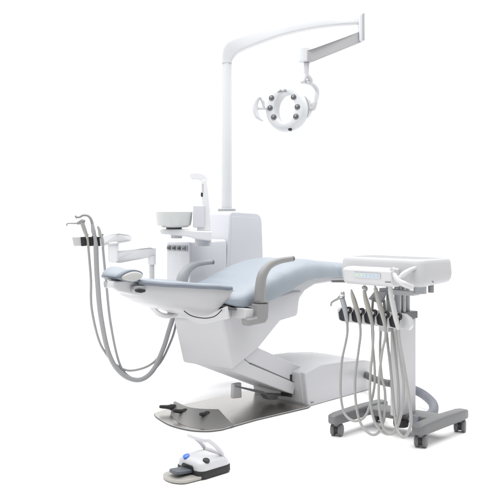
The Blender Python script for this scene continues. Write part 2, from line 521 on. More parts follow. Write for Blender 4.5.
# lower body with knobs
sA, sB = on_v(189.5, 245, vN).x, on_v(224, 245, vN).x
vF = on_s(166, 246, sA).y
zl = on_v(190, 241.5, vN).z
zr_ = on_v(224, 239.5, vN).z
rings = []
for z0, z1, ins in ((.46, .46, .02), (.56, .56, 0), (zl-.03, zr_-.03, 0), (zl, zr_, .006)):
    rings.append([(sA+ins*.4, vN+.006-ins, z0), (sB+.02, vN+.006-ins, z1), (sB+.02, vF, z1), (sA+ins*.4, vF+ins, z0)])
low = put('lower_cabinet', loft(rings), UNITW, unit, .013, 4)
pv0, pv1 = vF+.012, vN-.012
put('control_strip', box(sA-.004, sA+.01, pv0, pv1, zl-.062, zl-.022), ARM_PALE, low, .006)
for k in range(4):
    vv = pv0+(pv1-pv0)*(.15+.235*k)
    kb = put('knob', lathe([(.0125, 0), (.0125, .006), (.008, .008), (.0075, .020), (.001, .021)], (sA-.004, vv, zl-.042), (-1, 0, 0), 20), CAP_GREY if k != 3 else ARM_GREY, low)
    put('knob_pointer', box(sA-.0275, sA-.0235, vv-.0018, vv+.0018, zl-.047, zl-.036), WHITE, kb)
# bracket tying the unit to the chair pedestal
put('mounting_bracket', box(.30, .56, -.45, -.15, .36, .46), BODY, unit, .01)
# bowl
dB = 4.52
cB = at_d(174, 212, dB); rB = 18.7/F*dB
hB = 15.5/F*dB
prof = [(.001, -hB), (rB*.5, -hB), (rB*.76, -hB+.003), (rB*.895, -hB+.013), (rB*.94, -hB+.035), (rB*.985, -.004), (rB*.99, .0), (rB*.965, .001), (rB*.945, -.006),
        (rB*.87, -hB+.05), (rB*.78, -hB+.026), (rB*.5, -hB+.012), (.001, -hB+.008)]
put('bowl', lathe(prof, cB, (0, 0, 1), 96), PORC, unit)
put('bowl_shadow_disc', lathe([(.001, -.006), (rB*.42, -.006), (rB*.42, .006), (.001, .006)], cB-Vector((0, 0, hB+.003)), n=36), CAP_GREY, unit)  # dark disc draws the thin shadow under the bowl
# bowl carrier and tower
A = [at_d(x, y, dB) for x, y in ((160.5, 229.3), (186, 229), (196, 230.5), (211.5, 231), (211.5, 241), (197, 239), (189, 236.6), (162, 233.6))]
dpth = Vector(w2s((0, 0, 0))-w2s((0, .13, 0)))
carrier = put('bowl_carrier', prism([p+dpth*.5 for p in A], -dpth), BRIGHTW, unit, .008, 3)
put('drain_cup', cyl(at_d(176.5, 233, dB), at_d(176.5, 238.3, dB), .036, .033), BODY, carrier)
put('filter_cup', cyl(at_d(203, 239, dB+.02), at_d(203, 246, dB+.02), .05, .046), BODY, carrier)
A = [at_d(x, y, dB) for x, y in ((201.5, 181), (206.5, 179), (208.2, 190), (209.8, 210), (211, 231), (197.5, 231), (197, 214), (202.5, 213))]
tower = put('filler_tower', prism([p+dpth*.25 for p in A], -dpth*.5), BRIGHTW, unit, .006, 3)
A = [at_d(x, y, dB) for x, y in ((190, 173.4), (198, 172.8), (204, 174.5), (207.3, 178), (206.5, 184), (203, 184), (201, 180.5), (196, 179), (192, 179.5), (190.6, 177))]
put('spout', prism([p+dpth*.22 for p in A], -dpth*.44), BRIGHTW, tower, .004, 3)
A = [at_d(x, y, dB) for x, y in ((193.5, 205.5), (205, 205.5), (205, 227.5), (193.5, 227.5))]
put('cup_block', prism([p+dpth*.34 for p in A], -dpth*.6), UNITW, tower, .006, 3)
A = [at_d(x, y, dB) for x, y in ((201.2, 192.8), (203.2, 192.8), (203.2, 196.8), (201.2, 196.8))]
put('sensor_window', prism([p+dpth*.262 for p in A], -dpth*.05), BLACK, tower)
A = [at_d(x, y, dB) for x, y in ((202.2, 184), (204, 184), (204, 192), (202.2, 192))]
put('tower_groove', prism([p+dpth*.254 for p in A], -dpth*.05), BODY, tower)

# ================================================================== OPERATING LIGHT
dP = 4.95
pb_ = at_d(226.8, 209.5, dP)
lamp = thing('operating_light', (pb_.x, pb_.y, pb_.z), 'white overhead surgical light hanging from an arched pole arm', 'dental light')
put('pole_collar', lathe([(.001, -.012), (.058, -.012), (.058, .002), (.053, .006), (.046, .007), (.001, .007)], pb_, n=40), ARM_PALE, lamp)
put('pole_plate', lathe([(.001, -.026), (.088, -.026), (.088, -.013), (.084, -.0115), (.001, -.0115)], pb_+Vector((.02, .0, 0)), n=48), LAMPW, lamp)
pole_top = at_d(226.9, 60, dP)
put('pole', cyl(pb_, pole_top, .0345, .0318, 40), LAMPW, lamp)
# arched arm: section tall, thickness in depth
arc_u = [(222, 63.5), (222.2, 54), (224.5, 46), (231, 40), (247, 33.2), (262, 28.8), (276, 25.6), (290, 23), (308, 20.3), (326, 18), (345, 16), (362.5, 14.2)]
arc_l = [(231.9, 63.5), (232.2, 61), (234.8, 56.5), (239.5, 52.4), (249, 48), (262, 43), (275, 38.2), (290, 34), (308, 30), (326, 27.2), (343, 25.3), (362.5, 24)]
rings = []
arc_u = [tuple(p)[:2] for p in smooth_path([Vector((a, b, 0)) for a, b in arc_u], 4)]
arc_l = [tuple(p)[:2] for p in smooth_path([Vector((a, b, 0)) for a, b in arc_l], 4)]
NA = len(arc_u)
TH = [.034, .034, .034, .034, .034, .033, .032, .031, .030, .029, .028, .028]
def arc_ring(u_, l_, th, d):
    a, b = at_d(*u_, d), at_d(*l_, d)
    yv = (w2s((0, 1, 0))-w2s((0, 0, 0)))
    mid = (a+b)/2; h = (a-b)/2; ring = []
    for j in range(28):
        t = 2*math.pi*j/28
        c_, sn = math.cos(t), math.sin(t)
        ring.append(mid+h*math.copysign(abs(sn)**.34, sn)+yv*th*math.copysign(abs(c_)**.34, c_))
    return ring
for i in range(NA):
    rings.append(arc_ring(arc_u[i], arc_l[i], lerp_list(TH, i/(NA-1)), dP-.35*(i/(NA-1))**1.5))
put('arched_arm', loft(rings), LAMPW, lamp, angle=50)
dE = dP-.35
yv = (w2s((0, 1, 0))-w2s((0, 0, 0)))
j0, j1 = at_d(358.6, 15, dE), at_d(358.6, 42.5, dE)
put('elbow', prism([at_d(x, y, dE)+yv*.029 for x, y in ((358.4, 15.2), (363.7, 14.3), (363.9, 41.8), (358.4, 41.8))], -yv*.060), LAMPW, lamp, .006)
put('elbow_cover', prism([at_d(x, y, dE)-yv*.033 for x, y in ((361.6, 14.9), (363.6, 14.7), (363.8, 41.6), (361.8, 41.4))], -yv*.004), ARM_PALE, lamp, .001)
# spring arm, coming back toward the viewer
dF = 4.30
fa = [at_d(361.7, 30.2, dE), at_d(361.7, 42, dE), at_d(313, 61.6, dF), at_d(307, 61, dF), at_d(307, 49.3, dF), at_d(313.5, 48.3, dF)]
back_dir = Vector(w2s((-.35, .94, 0))-w2s((0, 0, 0)))*.062
sp = put('spring_arm', prism(fa, back_dir), mat('grey_lamp_paint', (.40, .40, .415), .38, noise=.015, nscale=5), lamp, .006)
hub_c = at_d(304.8, 55.5, dF+.035)
put('arm_hub', cyl(hub_c+Vector((0, 0, .041)), hub_c-Vector((0, 0, .038)), .034, None, 32), LAMPW, lamp, .004)
s0 = at_d(306.6, 62, dF+.035); s1 = at_d(306.2, 77, dF+.035)
put('drop_stem', cyl(s0, s1, .0155, .0135, 24), BODY, lamp)
put('stem_ring', cyl(s0-Vector((0, 0, .004)), s0-Vector((0, 0, .0065)), .0166, None, 24), ARM_GREY, lamp)
put('stem_fork', tube([at_d(306.4, 74, dF+.035), at_d(304.5, 78.5, dF+.03), at_d(302, 82.6, dF+.02)], [.013, .0125, .011], 14), BODY, lamp)
put('stem_fork', tube([at_d(306.4, 74, dF+.035), at_d(309.2, 77.5, dF+.04), at_d(310.8, 80.6, dF+.05), at_d(309, 83, dF+.05)], [.013, .0125, .012, .010], 14), BODY, lamp)
# lamp head
dL = 4.28
n_w = Vector((-.40, -.90, .02)).normalized()
ex_w = Vector((.90, -.40, 0)).normalized(); ez_w = ex_w.cross(n_w).normalized()
if ez_w.z < 0: ez_w = -ez_w
dirS = lambda w: Vector(w2s(w)-w2s((0, 0, 0)))
nS, exS, ezS = dirS(n_w), dirS(ex_w), dirS(ez_w)
cL = at_d(284.2, 107.6, dL)
RX = .113; RZ = .110
SC = dL/F
def ring_at(r, h, squash=1., n=56, drop=0):
    return [cL+nS*h+exS*(r*math.cos(2*math.pi*k/n))+ezS*(r*squash*math.sin(2*math.pi*k/n)-drop) for k in range(n)]
def ring2(r, h, sx=1., sz=1., drop=0., n=56):
    r *= 1.05
    return [cL+nS*h+exS*(r*sx*math.cos(2*math.pi*k/n))+ezS*(r*sz*math.sin(2*math.pi*k/n)-drop) for k in range(n)]
HX, HZ = .80, 1.08
secs = [(.074, -.085, HX, HZ, .002), (.098, -.085, 1, 1, .008), (.112, -.072, 1, 1, .009), (.119, -.05, 1, 1, .007), (.118, -.03, 1, 1, .004), (.111, -.009, 1, 1, .001), (.1075, -.002, 1, 1, 0), (.104, .0, 1, 1, 0),
        (.079, .0, HX, HZ, 0), (.076, -.002, HX, HZ, 0), (.0745, -.008, HX, HZ, 0), (.074, -.06, HX, HZ, .001), (.074, -.085, HX, HZ, .002)]
bmL = loft([ring2(*q) for q in secs], False)
bmesh.ops.remove_doubles(bmL, verts=bmL.verts, dist=1e-5)
lhead = put('lamp_head', bmL, LAMPW, lamp, angle=50)
for px, py in ((271.6, 98), (270.2, 108), (273.8, 117.2), (293.6, 97.2), (297.4, 107), (296, 116.6)):
    # meet the sight line with the front plane of the lamp
    k1, k2 = at_d(px, py, 3.0), at_d(px, py, 5.0)
    t = (cL-k1).dot(nS)/((k2-k1).dot(nS)); p = k1+(k2-k1)*t
    le = put('led_lens', lathe([(.001, -.004), (.0165, -.004), (.0165, .0015), (.0145, .0025), (.012, .0015), (.008, .003), (.001, .0036)], p, nS, 24), LED, lhead)
    put('led_glint', lathe([(.001, 0), (.0055, 0), (.0035, .003), (.001, .0035)], p+nS*.0022+ezS*.005-exS*.003, nS, 14), LED_GLINT, le)  # pale disc paints a highlight onto the lens
bS = cL+nS*.001+ezS*.0905-exS*.012
put('maker_mark', prism([bS-exS*.026-ezS*.0035, bS+exS*.026-ezS*.0035, bS+exS*.026+ezS*.0035, bS-exS*.026+ezS*.0035], nS*.0015), ARM_GREY, lhead)
for off in (-.014, .014):
    bS2 = cL+nS*.001+ezS*.101+exS*off-exS*.01
    put('light_key', lathe([(.001, 0), (.006, 0), (.005, .002), (.001, .003)], bS2-ezS*.002, nS, 14), ARM_PALE, lhead)
pS = cL-nS*.02-ezS*.123+exS*.028
put('touch_sensor', lathe([(.001, -.004), (.012, -.004), (.011, .001), (.001, .0018)], pS, (nS*.5-ezS), 18), BLACK, lhead)
# handles
hl = [at_d(x, y, dL-.01) for x, y in ((261.5, 97.5), (258.5, 98), (255.8, 103), (255.2, 110), (257.5, 116.5), (263, 121))]
hnd = put('handle', tube(hl, [.006, .010, .013, .014, .013, .005], 14, 6, flat=(nS, 1.5)), LAMPW, lamp)
put('handle_bar', tube([at_d(257, 108.3, dL), at_d(263, 108.3, dL), at_d(267, 108.3, dL+.05)], .0085, 12, 4), LAMPW, hnd)
put('handle_grip', tube([at_d(259.5, 97, dL), at_d(262.6, 101, dL), at_d(264, 107.5, dL)], [.005, .009, .006], 12, 5, flat=(nS, 1.6)), BODY, hnd)
hr = [at_d(x, y, dL+.06) for x, y in ((315.8, 91.5), (316, 97), (315.3, 103), (312.8, 109), (309.5, 107.8))]
hnd2 = put('handle', tube(hr, [.004, .0085, .012, .012, .010], 14, 6, flat=(nS, 1.4)), BODY, lamp)
put('side_hub', lathe([(.001, -.014), (.060, -.014), (.060, .0), (.052, .006), (.001, .008)], at_d(306.6, 107.5, dL+.03), (exS+nS*.15), 32), LAMPW, lhead)
put('hub_rim', tube([at_d(x, y, dL+.0) for x, y in ((302, 95.5), (305.5, 98), (308, 104), (308.6, 111), (306.5, 117.5))], [.003, .006, .007, .006, .003], 10, 6), ARM_PALE, lhead)
yk = [at_d(306, 82, dF+.035), at_d(312, 84, dL+.10), at_d(317, 90, dL+.12), at_d(316, 99, dL+.12), at_d(309, 105.5, dL+.10)]
put('yoke', tube(yk, [.012, .013, .013, .013, .012], 14, 6, flat=(nS, .7)), LAMPW, lamp)

# ================================================================== ASSISTANT HOLDER ARM
dA = 4.30
yv1 = lambda k: yv*k
ash = thing('assistant_arm', (at_d(152, 300, dA+.15).x, at_d(152, 300, dA+.15).y, .72), 'white jointed bracket arm with three black clips behind the headrest', 'instrument arm')
def slab(pts, th, d=dA, lead=.5):
    return prism([at_d(x, y, dd if (dd := (p3[0] if (p3 := r) else d)) else d)+yv*th*lead for (x, y, *r) in pts], -yv*th)
def slab(pts, th, d=dA):
    out = []
    for p in pts:
        dd = p[2] if len(p) > 2 else d
        out.append(at_d(p[0], p[1], dd)+yv*(th/2))
    return prism(out, -yv*th)
put('clip_rail', slab([(72.3, 237), (103, 236.3), (103, 245.6), (74.3, 246)], .026), CREAM, ash, .004)
put('carrier_arm', slab([(100, 237.5), (107, 234.5), (120, 233.3), (131, 234.2, dA+.1), (131.5, 241.2, dA+.1), (118, 243.5), (101, 246.3)], .06), BRIGHTW, ash, .010, 3)
put('upright', slab([(108.6, 242), (118.2, 241.5), (118.4, 262.3), (109, 262.3)], .055), BRIGHTW, ash, .010, 3)
put('swing_arm', slab([(110, 252.5, dA), (120, 250.8, dA), (135, 248.8, dA+.1), (150, 247.5, dA+.2), (155.5, 247.3, dA+.2), (155.5, 255, dA+.2), (148, 257.6, dA+.2), (120, 262.8, dA), (110, 262.4, dA)], .05), BRIGHTW, ash, .008, 3)
put('pivot_post', cyl(at_d(151.8, 254, dA+.2), at_d(151.8, 264.5, dA+.2), .024, None, 28), BRIGHTW, ash, .002)
put('pivot_pin', cyl(at_d(151.8, 263, dA+.2), at_d(151.8, 290, dA+.2), .0155, None, 24), WHITE, ash)
clipx = (83.7, 90.7, 98.6)
for x in clipx:
    put('clip', slab([(x-3.2, 237), (x+2.2, 236.7), (x+2.9, 245.9), (x-2.4, 246.3)], .010, dA-.019), CLIP, ash, .003)
    put('clip_hook', tube([at_d(x+1.5, 236.6, dA-.02), at_d(x+3.4, 235.6, dA-.02), at_d(x+4.6, 234.2, dA-.02)], [.006, .005, .003], 10, 4), CLIP, ash)

gA = 'instruments clipped on the assistant arm'
def hose_path(px, d0, d1):
    n = len(px)-1
    return [at_d(x, y, d0+(d1-d0)*(i/n)) for i, (x, y) in enumerate(px)]
# hanging hoses end in the hose hoop under the backrest
c = at_d(86.5, 240, dA-.035)
t1 = thing('air_water_syringe', (c.x, c.y, c.z), 'angled grey syringe with thin needle nozzle, leftmost on the assistant arm', 'syringe', gA)
D1 = dA-.035
put('grip', tube([at_d(x, y, D1) for x, y in ((88.5, 247), (87.6, 239), (84.9, 231), (81.8, 221.5))], [.0065, .0068, .0118, .012], 16, 6), COPPER, t1)
put('valve_head', tube([at_d(x, y, D1) for x, y in ((77, 223.6), (80, 222.5), (83, 221), (83.6, 219.6))], [.006, .0115, .0135, .008], 14, 5), ARM_GREY, t1)
put('nozzle', tube([at_d(x, y, D1) for x, y in ((78, 223.3), (72, 223.4), (67.5, 223.6), (66.5, 225.8))], [.0042, .0036, .0032, .003], 10, 5), ARM_GREY, t1)
put('hose', tube(hose_path([(88.2, 246), (89.6, 262), (90.9, 280), (91.6, 308), (98.5, 339), (107, 355), (117, 365.5), (130, 370.5), (148, 366), (160, 355), (168, 336), (174, 314)], D1, 4.32), .0068, 12, 8), HOSE, t1)
c = at_d(93.5, 240, dA-.035)
t2 = thing('suction_wand', (c.x, c.y, c.z), 'tall curved metal suction wand hung in the middle clip', 'suction tool', gA)
put('wand', tube([at_d(x, y, D1) for x, y in ((76, 217), (79.5, 217.2), (83, 215.4), (87.5, 215.6), (90.6, 218.5), (92.3, 224), (93, 231))], [.0062, .0055, .006, .0068, .0075, .0085, .0095], 14, 7), ARM_GREY, t2)
put('wand_tip', tube([at_d(75.2, 215.8, D1), at_d(76.4, 217.2, D1), at_d(76.8, 218.4, D1)], .0055, 10, 3), ARM_GREY, t2)
put('grip', tube([at_d(x, y, D1) for x, y in ((92.4, 224), (93.4, 231), (95.2, 238.5), (96.1, 248))], [.0085, .0125, .0095, .0138], 16, 5), HOSE_D, t2)
put('hose', tube(hose_path([(95.9, 246), (96.4, 262), (97.4, 280), (100.8, 316), (109, 354), (121.5, 373.5), (138.4, 380), (152.5, 371), (163, 349), (169, 330), (174.5, 313)], D1, 4.30), .0138, 14, 8), HOSE_D, t2)
c = at_d(100.5, 240, dA-.035)
t3 = thing('saliva_ejector', (c.x, c.y, c.z), 'short bent saliva ejector in the clip nearest the white carrier arm', 'suction tool', gA)
put('tip', tube([at_d(x, y, D1) for x, y in ((97.6, 226.3), (98.6, 228), (99.6, 231.5), (100.2, 236))], [.0055, .0075, .0085, .0095], 12, 5), HOSE, t3)
put('grip', tube([at_d(x, y, D1) for x, y in ((99.8, 233), (102.2, 238.5), (103.1, 248))], [.0092, .0066, .0068], 14, 4), HOSE, t3)
put('hose', tube(hose_path([(102.8, 247), (104.2, 262), (106, 280), (110.4, 322), (119, 362), (130, 377), (144, 377.5), (160, 363), (171, 341), (175.5, 326), (176.5, 313)], D1, 4.34), .0068, 12, 8), HOSE_D, t3)

# ================================================================== DELIVERY CART
cart = thing('delivery_cart', (.62, .93, 0), 'white instrument cart with control tray on grey wheeled base', 'dental cart')
# base legs
Lf = on_z(337, 435.5, 0); Rf = on_z(421, 447, 0); Rb = on_z(460, 431.5, 0)
leg_dir = (Rb-Rf)
Lb = Lf+leg_dir
def leg(a, b, w=.030):
    d = (b-a).normalized(); nrm = Vector((-d.y, d.x, 0)); L = (b-a).length
    rings = []
    for t, ww, z0, z1 in ((-.045, .62, .066, .100), (-.036, .88, .062, .108), (.0, 1, .060, .112), (L*.35, 1.0, .060, .115), (L*.5, 1.0, .060, .116), (L*.7, 1.0, .060, .115), (L, 1, .060, .112), (L+.036, .88, .062, .108), (L+.045, .62, .066, .100)):
        p = a+d*t
        sec = []
        for x, y in rrect(0, 0, w*ww, (z1-z0)/2, .010, 3):
            sec.append(p+nrm*x+Vector((0, 0, (z0+z1)/2+y)))
        rings.append(sec)
    return put('base_leg', loft(rings), CART_GREY, cart, angle=40)
legL, legR = leg(Lf, Lb), leg(Rf, Rb)
mL, mR = Lf+leg_dir*.72, Rf+leg_dir*.52
def bar(a, b, w, z0, z1):
    d = (b-a).normalized(); nrm = Vector((-d.y, d.x, 0))
    rings = []
    for p in (a, b):
        rings.append([p+nrm*x+Vector((0, 0, (z0+z1)/2+y)) for x, y in rrect(0, 0, w, (z1-z0)/2, .008, 3)])
    return loft(rings)
put('cross_bar', bar(mL, mR, .062, .070, .106), CART_GREY, cart, angle=40)
def caster(p, yaw):
    d = Vector((math.cos(yaw), math.sin(yaw), 0)); c = p+Vector((0, 0, .030))
    root = put('caster', cyl(p+Vector((0, 0, .035)), p+Vector((0, 0, .066)), .020, .022, 24), CART_GREY, cart)
    put('caster_fork', lathe([(.001, -.007), (.026, -.007), (.026, .007), (.001, .007)], c+Vector((0, 0, .004)), d, 26), BLACK, root)
    for sg in (-1, 1):
        put('wheel', lathe([(.001, -.010), (.026, -.010), (.030, -.007), (.030, .006), (.025, .0105), (.001, .0115)], c+d*sg*.0185, d*sg, 30), CART_GREY, root)
        put('tyre', lathe([(.0285, -.0092), (.0308, -.0072), (.0308, .0015), (.0285, .0038)], c+d*sg*.0185, d*sg, 30, closed=True), CAP_GREY, root)
caster(Lf, 1.15); caster(Rf, 1.15); caster(Rb, 1.15); caster(Lb, 1.15)
# column
cN = on_v(398, 400, 1.0)
sC0, sC1, vC1 = .545, .685, .985
def solve_col():
    vN_ = 1.0
    return vN_
a = on_z(398, 414.5, .115); b = on_z(416, 410.5, .115); e = on_z(389.5, 411.5, .115)
ca = a; sC0 = ca.x; vC1 = ca.y
sC1 = on_v(416, 380, vC1).x; vC0 = on_s(390, 380, sC0).y
topz = on_v(398, 321, vC1).z
put('column', box(sC0, sC1, vC0, vC1, .102, topz), BODY, cart, .005, 3)
put('column_lit_face', box(sC0-.003, sC0+.004, vC0+.006, vC1-.006, .13, topz-.02), WHITE, cart, .002)  # paler panel puts the light on the left side into the colour
put('column_cap', box(sC0-.006, sC1+.008, vC0-.10, vC1+.006, topz, topz+.036), CAP_GREY, cart, .004)
put('column_foot', lathe([(.001, 0), (.035, 0), (.038, .012), (.038, .03), (.001, .03)], on_z(401, 426, .05)-Vector((0, 0, .0)), n=28), BLACK, cart)
tz = .752
for i, (ds, dv, r) in enumerate(((.025, -.02, .016), (.075, -.02, .012), (.115, -.025, .013), (.04, -.08, .016), (.09, -.07, .012))):
    put('lift_rod', cyl((sC0+ds, vC1+dv, topz+.03), (sC0+ds, vC1+dv, tz+.01), r, None, 22), CHROME if i % 2 else ARM_PALE, cart)

# tray body
P_nb, P_nt = on_s(418, 289.5, .43), on_s(421, 262.5, .43)
nc = at_d(420.5, 263, 3.52); lc = at_d(343, 257, 3.90); rc = at_d(450, 258.5, 3.84)
S0, S1 = .440, .805
Vl, Vr = on_s(343.5, 257, S0+.02).y, on_s(419.5, 263, S0).y
S1 = on_v(449.5, 258.5, Vr).x
Vl -= .014; Vr += .016; S1 += .022
zT, zB = on_s(420, 263, S0).z, on_s(418, 289, S0).z
zT2, zB2 = on_v(449.5, 260, Vr).z, on_v(447.5, 284, Vr).z
rings = []
zT += .014
def tray_ring(z, ins, lift=0., r=.045):
    o = []
    for a_, b_ in rrect((S0+S1)/2, (Vl+Vr)/2, (S1-S0)/2-ins, (Vr-Vl)/2-ins, r, 7):
        o.append((a_, b_, z + lift*(a_-S0)/(S1-S0)))
    return o
secs = [(zB+.004, .05, .016, .03), (zB+.004, .022, .016, .035), (zB+.012, .008, .014, .042), (zB+.030, .001, .010, .045), (zB+.06, -.002, .004, .046), (zT-.022, .001, 0, .046), (zT-.008, .005, 0, .044), (zT-.001, .011, 0, .042),
        (zT+.0005, .016, 0, .04), (zT-.002, .021, 0, .036), (zT-.014, .025, 0, .034)]
TRAYW = mat('tray_white_plastic', (.49, .492, .508), .45, noise=.012, nscale=5, spec=.25)
tray = put('tray', loft([tray_ring(*q) for q in secs]), TRAYW, cart, angle=60)
# grey sheet added to tone down the brightly lit tray top
mp = [(a_, b_) for a_, b_ in rrect((S0+S1)/2, (Vl+Vr)/2, (S1-S0)/2-.0235, (Vr-Vl)/2-.0235, .034, 6)]
put('tray_tone_sheet', prism_z(mp, zT-.013, zT-.0012), mat('tray_tone_grey', (.31, .312, .328), .9, noise=.02, nscale=9, spec=0), tray, .002)
# control console: wedge in front of the tray
cz0, cz1 = zB-.004, zB+.052
s_f = S0-.07
vl2 = on_s(339, 275, s_f).y; vr2 = on_s(391, 283, s_f).y
cprof = [(S0+.01, zB+.092), (S0-.052, zB+.088), (S0-.070, zB+.078), (S0-.062, zB+.016), (S0-.048, zB+.004), (S0+.01, zB+.004)]
rings = []
for v, k in ((vl2, .55), (vl2+.012, .85), (vl2+.03, 1), (vr2-.02, 1), (vr2, .97)):
    zc = zB+.046
    rings.append([(S0+.01+(s-S0-.01)*k, v, zc+(z-zc)*k) for s, z in cprof])
con = put('control_console', loft(rings), WHITE, cart, .012, 4)
# display film and icons lie on the sloping console front
fs = lambda z: S0-.062-.008*(z-zB-.012)/.046
def film(v0, v1, z0, z1, lift, m, name):
    bm = prism([(fs(z0)-lift, v0, z0), (fs(z0)-lift, v1, z0), (fs(z1)-lift, v1, z1), (fs(z1)-lift, v0, z1)], (.0016, 0, 0))
    return put(name, bm, m, con)
VL = vr2-vl2
film(vl2+VL*.30, vl2+VL*.80, zB+.040, zB+.066, .0012, DISP, 'display')
for k, (mm, a, b) in enumerate(((IC_G, .33, .40), (IC_G, .44, .475), (IC_B, .52, .55), (IC_B, .59, .625), (IC_B, .66, .695), (IC_B, .735, .765))):
    film(vl2+VL*a, vl2+VL*b, zB+(.048 if k else .049), zB+(.058 if k else .057), .0024, mm, 'display_key')
film(vl2+VL*.88, vl2+VL*.985, zB+.026, zB+.030, .0012, INK, 'maker_mark')
# front handle: sweeping white Y
hs = [on_s(393, 272, S0-.05), on_s(397, 279, S0-.06), on_s(404, 284, S0-.06), on_s(413, 287.5, S0-.03)]
hb = put('tray_handle', tube(hs, [.010, .0135, .015, .012], 16, 7, flat=((1, 0, 0), .8)), WHITE, cart)
put('handle_branch', tube([on_s(418.5, 266.8, S0+.016), on_s(411, 269.5, S0-.016), on_s(404, 274, S0-.05), on_s(399, 279.5, S0-.058)], [.006, .010, .0135, .0135], 16, 7, flat=((1, 0, 0), .7)), WHITE, hb)
put('handle_hinge', lathe([(.001, -.008), (.014, -.008), (.014, .008), (.001, .008)], on_s(393, 270.5, S0-.052), (1, 0, .1), 20), BODY, hb)
# under-tray fittings
put('cable_gland', cyl(on_v(420, 286, Vr-.06), on_v(420, 293.5, Vr-.06), .030, None, 26), ARM_PALE, cart)
put('socket', cyl(on_v(431, 284, Vr-.04), on_v(431, 292.5, Vr-.04), .0135, None, 20), ARM_GREY, cart)
put('tray_screw', lathe([(.001, 0), (.0045, 0), (.0035, .002), (.001, .0022)], on_v(433, 282, Vr+.002), (0, 1, 0), 14), CAP_GREY, tray)
bp = [on_s(368, 299, .50), on_s(374, 291.5, .50), on_s(385, 291.5, .50), on_s(382, 301, .50), on_s(379, 304, .50)]
put('tray_bracket', prism(bp, (.02, 0, 0)), ARM_PALE, cart, .003)
bp = [on_s(379, 288, .53), on_s(414, 292, .53), on_s(414, 296, .53), on_s(379, 294, .53)]
put('tray_rail', prism(bp, (.05, 0, 0)), BODY, cart, .003)
# instrument rail with five black holders
sH = .44
hx = (341.8, 354.6, 367.2, 379.6, 392.2)
hy = (315.6, 316.9, 318.4, 320.2, 322.2)
rail = [on_s(336.8, 309, sH), on_s(340.5, 306.5, sH), on_s(404, 314, sH), on_s(409.5, 318, sH), on_s(411.5, 326, sH), on_s(408.5, 330.5, sH), on_s(400, 329.5, sH), on_s(340, 321.3, sH), on_s(337.3, 318, sH)]
railo = put('instrument_rail', prism(rail, (.026, 0, 0)), WHITE, cart, .007, 3)
put('rail_mount', box(sH+.02, sC0+.02, vC0-.02, vC1-.01, topz-.05, topz-.012), WHITE, cart, .004)
for x, y in zip(hx, hy):
    q = [on_s(x-3.6, y-3.2, sH-.016), on_s(x-.6, y-7.4, sH-.016), on_s(x+1.6, y-6.2, sH-.016), on_s(x+3.6, y+3.6, sH-.016), on_s(x+2.2, y+5.8, sH-.016), on_s(x-.6, y+5.0, sH-.016), on_s(x-2.6, y+4.0, sH-.016)]
    hd = put('holder', prism(q, (.024, 0, 0)), CLIP, cart, .003)
    put('holder_fork', tube([on_s(x+5.5, y-8.0, sH-.02), on_s(x+8.2, y-7.4, sH-.024), on_s(x+8.4, y-4, sH-.026), on_s(x+6.6, y-2, sH-.022), on_s(x+6.5, y+6, sH-.018)], [.0045, .0078, .0078, .0055, .004], 12, 5), CLIP, hd)

# ------------------------------------------------------------------ instruments on the cart
gC = 'instruments hung on the delivery cart'
sI = sH-.04
def inst(name, label, cat, px, py):
    c = on_s(px, py, sI)
    return thing(name, (c.x, c.y, c.z), label, cat, gC)
def chose(pts, s0=sI, s1=None, smid=None):
    n = len(pts)-1; s1 = s1 if s1 is not None else .50
    out = []
    for i, (x, y) in enumerate(pts):
        t = i/n
        out.append(on_s(x, y, s0+(s1-s0)*t*t-.115*math.sin(math.pi*min(1, t*1.02))**1.5))
    return out
def shaft(pts, rad, m, name, par, n=16):
    return put(name, tube([on_s(x, y, sI) for x, y in pts], rad, n, 6), m, par)
i1 = inst('air_water_syringe', 'silver syringe with hooked nozzle, on the left end of the cart rail', 'syringe', 346, 318)
shaft([(347.2, 323), (345.9, 314), (344.2, 306), (342.3, 299)], [.0085, .0115, .0135, .013], ARM_PALE, 'grip', i1)
shaft([(338.6, 298.6), (341.3, 296.8), (343.6, 297)], [.008, .013, .011], CHROME, 'valve_head', i1)
shaft([(341, 294), (342.6, 292.3), (343.4, 293.6), (342.4, 296.4)], [.004, .0065, .007, .009], CHROME, 'thumb_button', i1)
shaft([(340, 298), (336, 299.8), (332.6, 301.8), (331.2, 303.6), (331, 306)], [.0065, .0055, .005, .0042, .0035], STEEL_D, 'nozzle', i1)
put('hose', tube(chose([(347.2, 322), (347.3, 332), (345.8, 342), (342, 360), (340.6, 380), (341, 398), (344.8, 414), (354, 421), (364.5, 417), (371, 402), (374.6, 384), (374.5, 366), (372.8, 345), (372, 318), (373, 298)]),   .0063, 12, 8), HOSE, i1)
i2 = inst('contra_angle_handpiece', 'tan tapered handpiece with slim pointed tip, second along the cart rail', 'handpiece', 359, 318)
shaft([(360, 324), (358.4, 316), (356.3, 308)], [.0085, .0105, .0115], HOSE, 'grip', i2)
shaft([(356.6, 309), (354, 300), (352.2, 294), (351.2, 289.4)], [.012, .0115, .0085, .0035], TAN, 'body', i2)
put('hose', tube(chose([(360, 323), (360.4, 335), (358.6, 350), (355.2, 378), (356, 404), (361, 424), (371.5, 434.6), (380, 430.5), (384.6, 412), (385, 392), (381.5, 375), (380, 350), (381, 322), (380, 300)]),   .0063, 12, 8), HOSE, i2)
i3 = inst('turbine_handpiece', 'tan handpiece with small upright drill head, in the middle of the cart rail', 'handpiece', 371, 318)
shaft([(372.6, 325), (371, 318), (368.8, 310)], [.0085, .0105, .0115], HOSE, 'grip', i3)
shaft([(369.2, 311), (366.8, 303), (365, 296), (364.2, 289.5)], [.012, .012, .010, .0075], TAN, 'body', i3)
shaft([(362.6, 288.2), (364.2, 287), (366, 288.4), (365.6, 291)], [.006, .0085, .0085, .006], ARM_GREY, 'drill_head', i3)
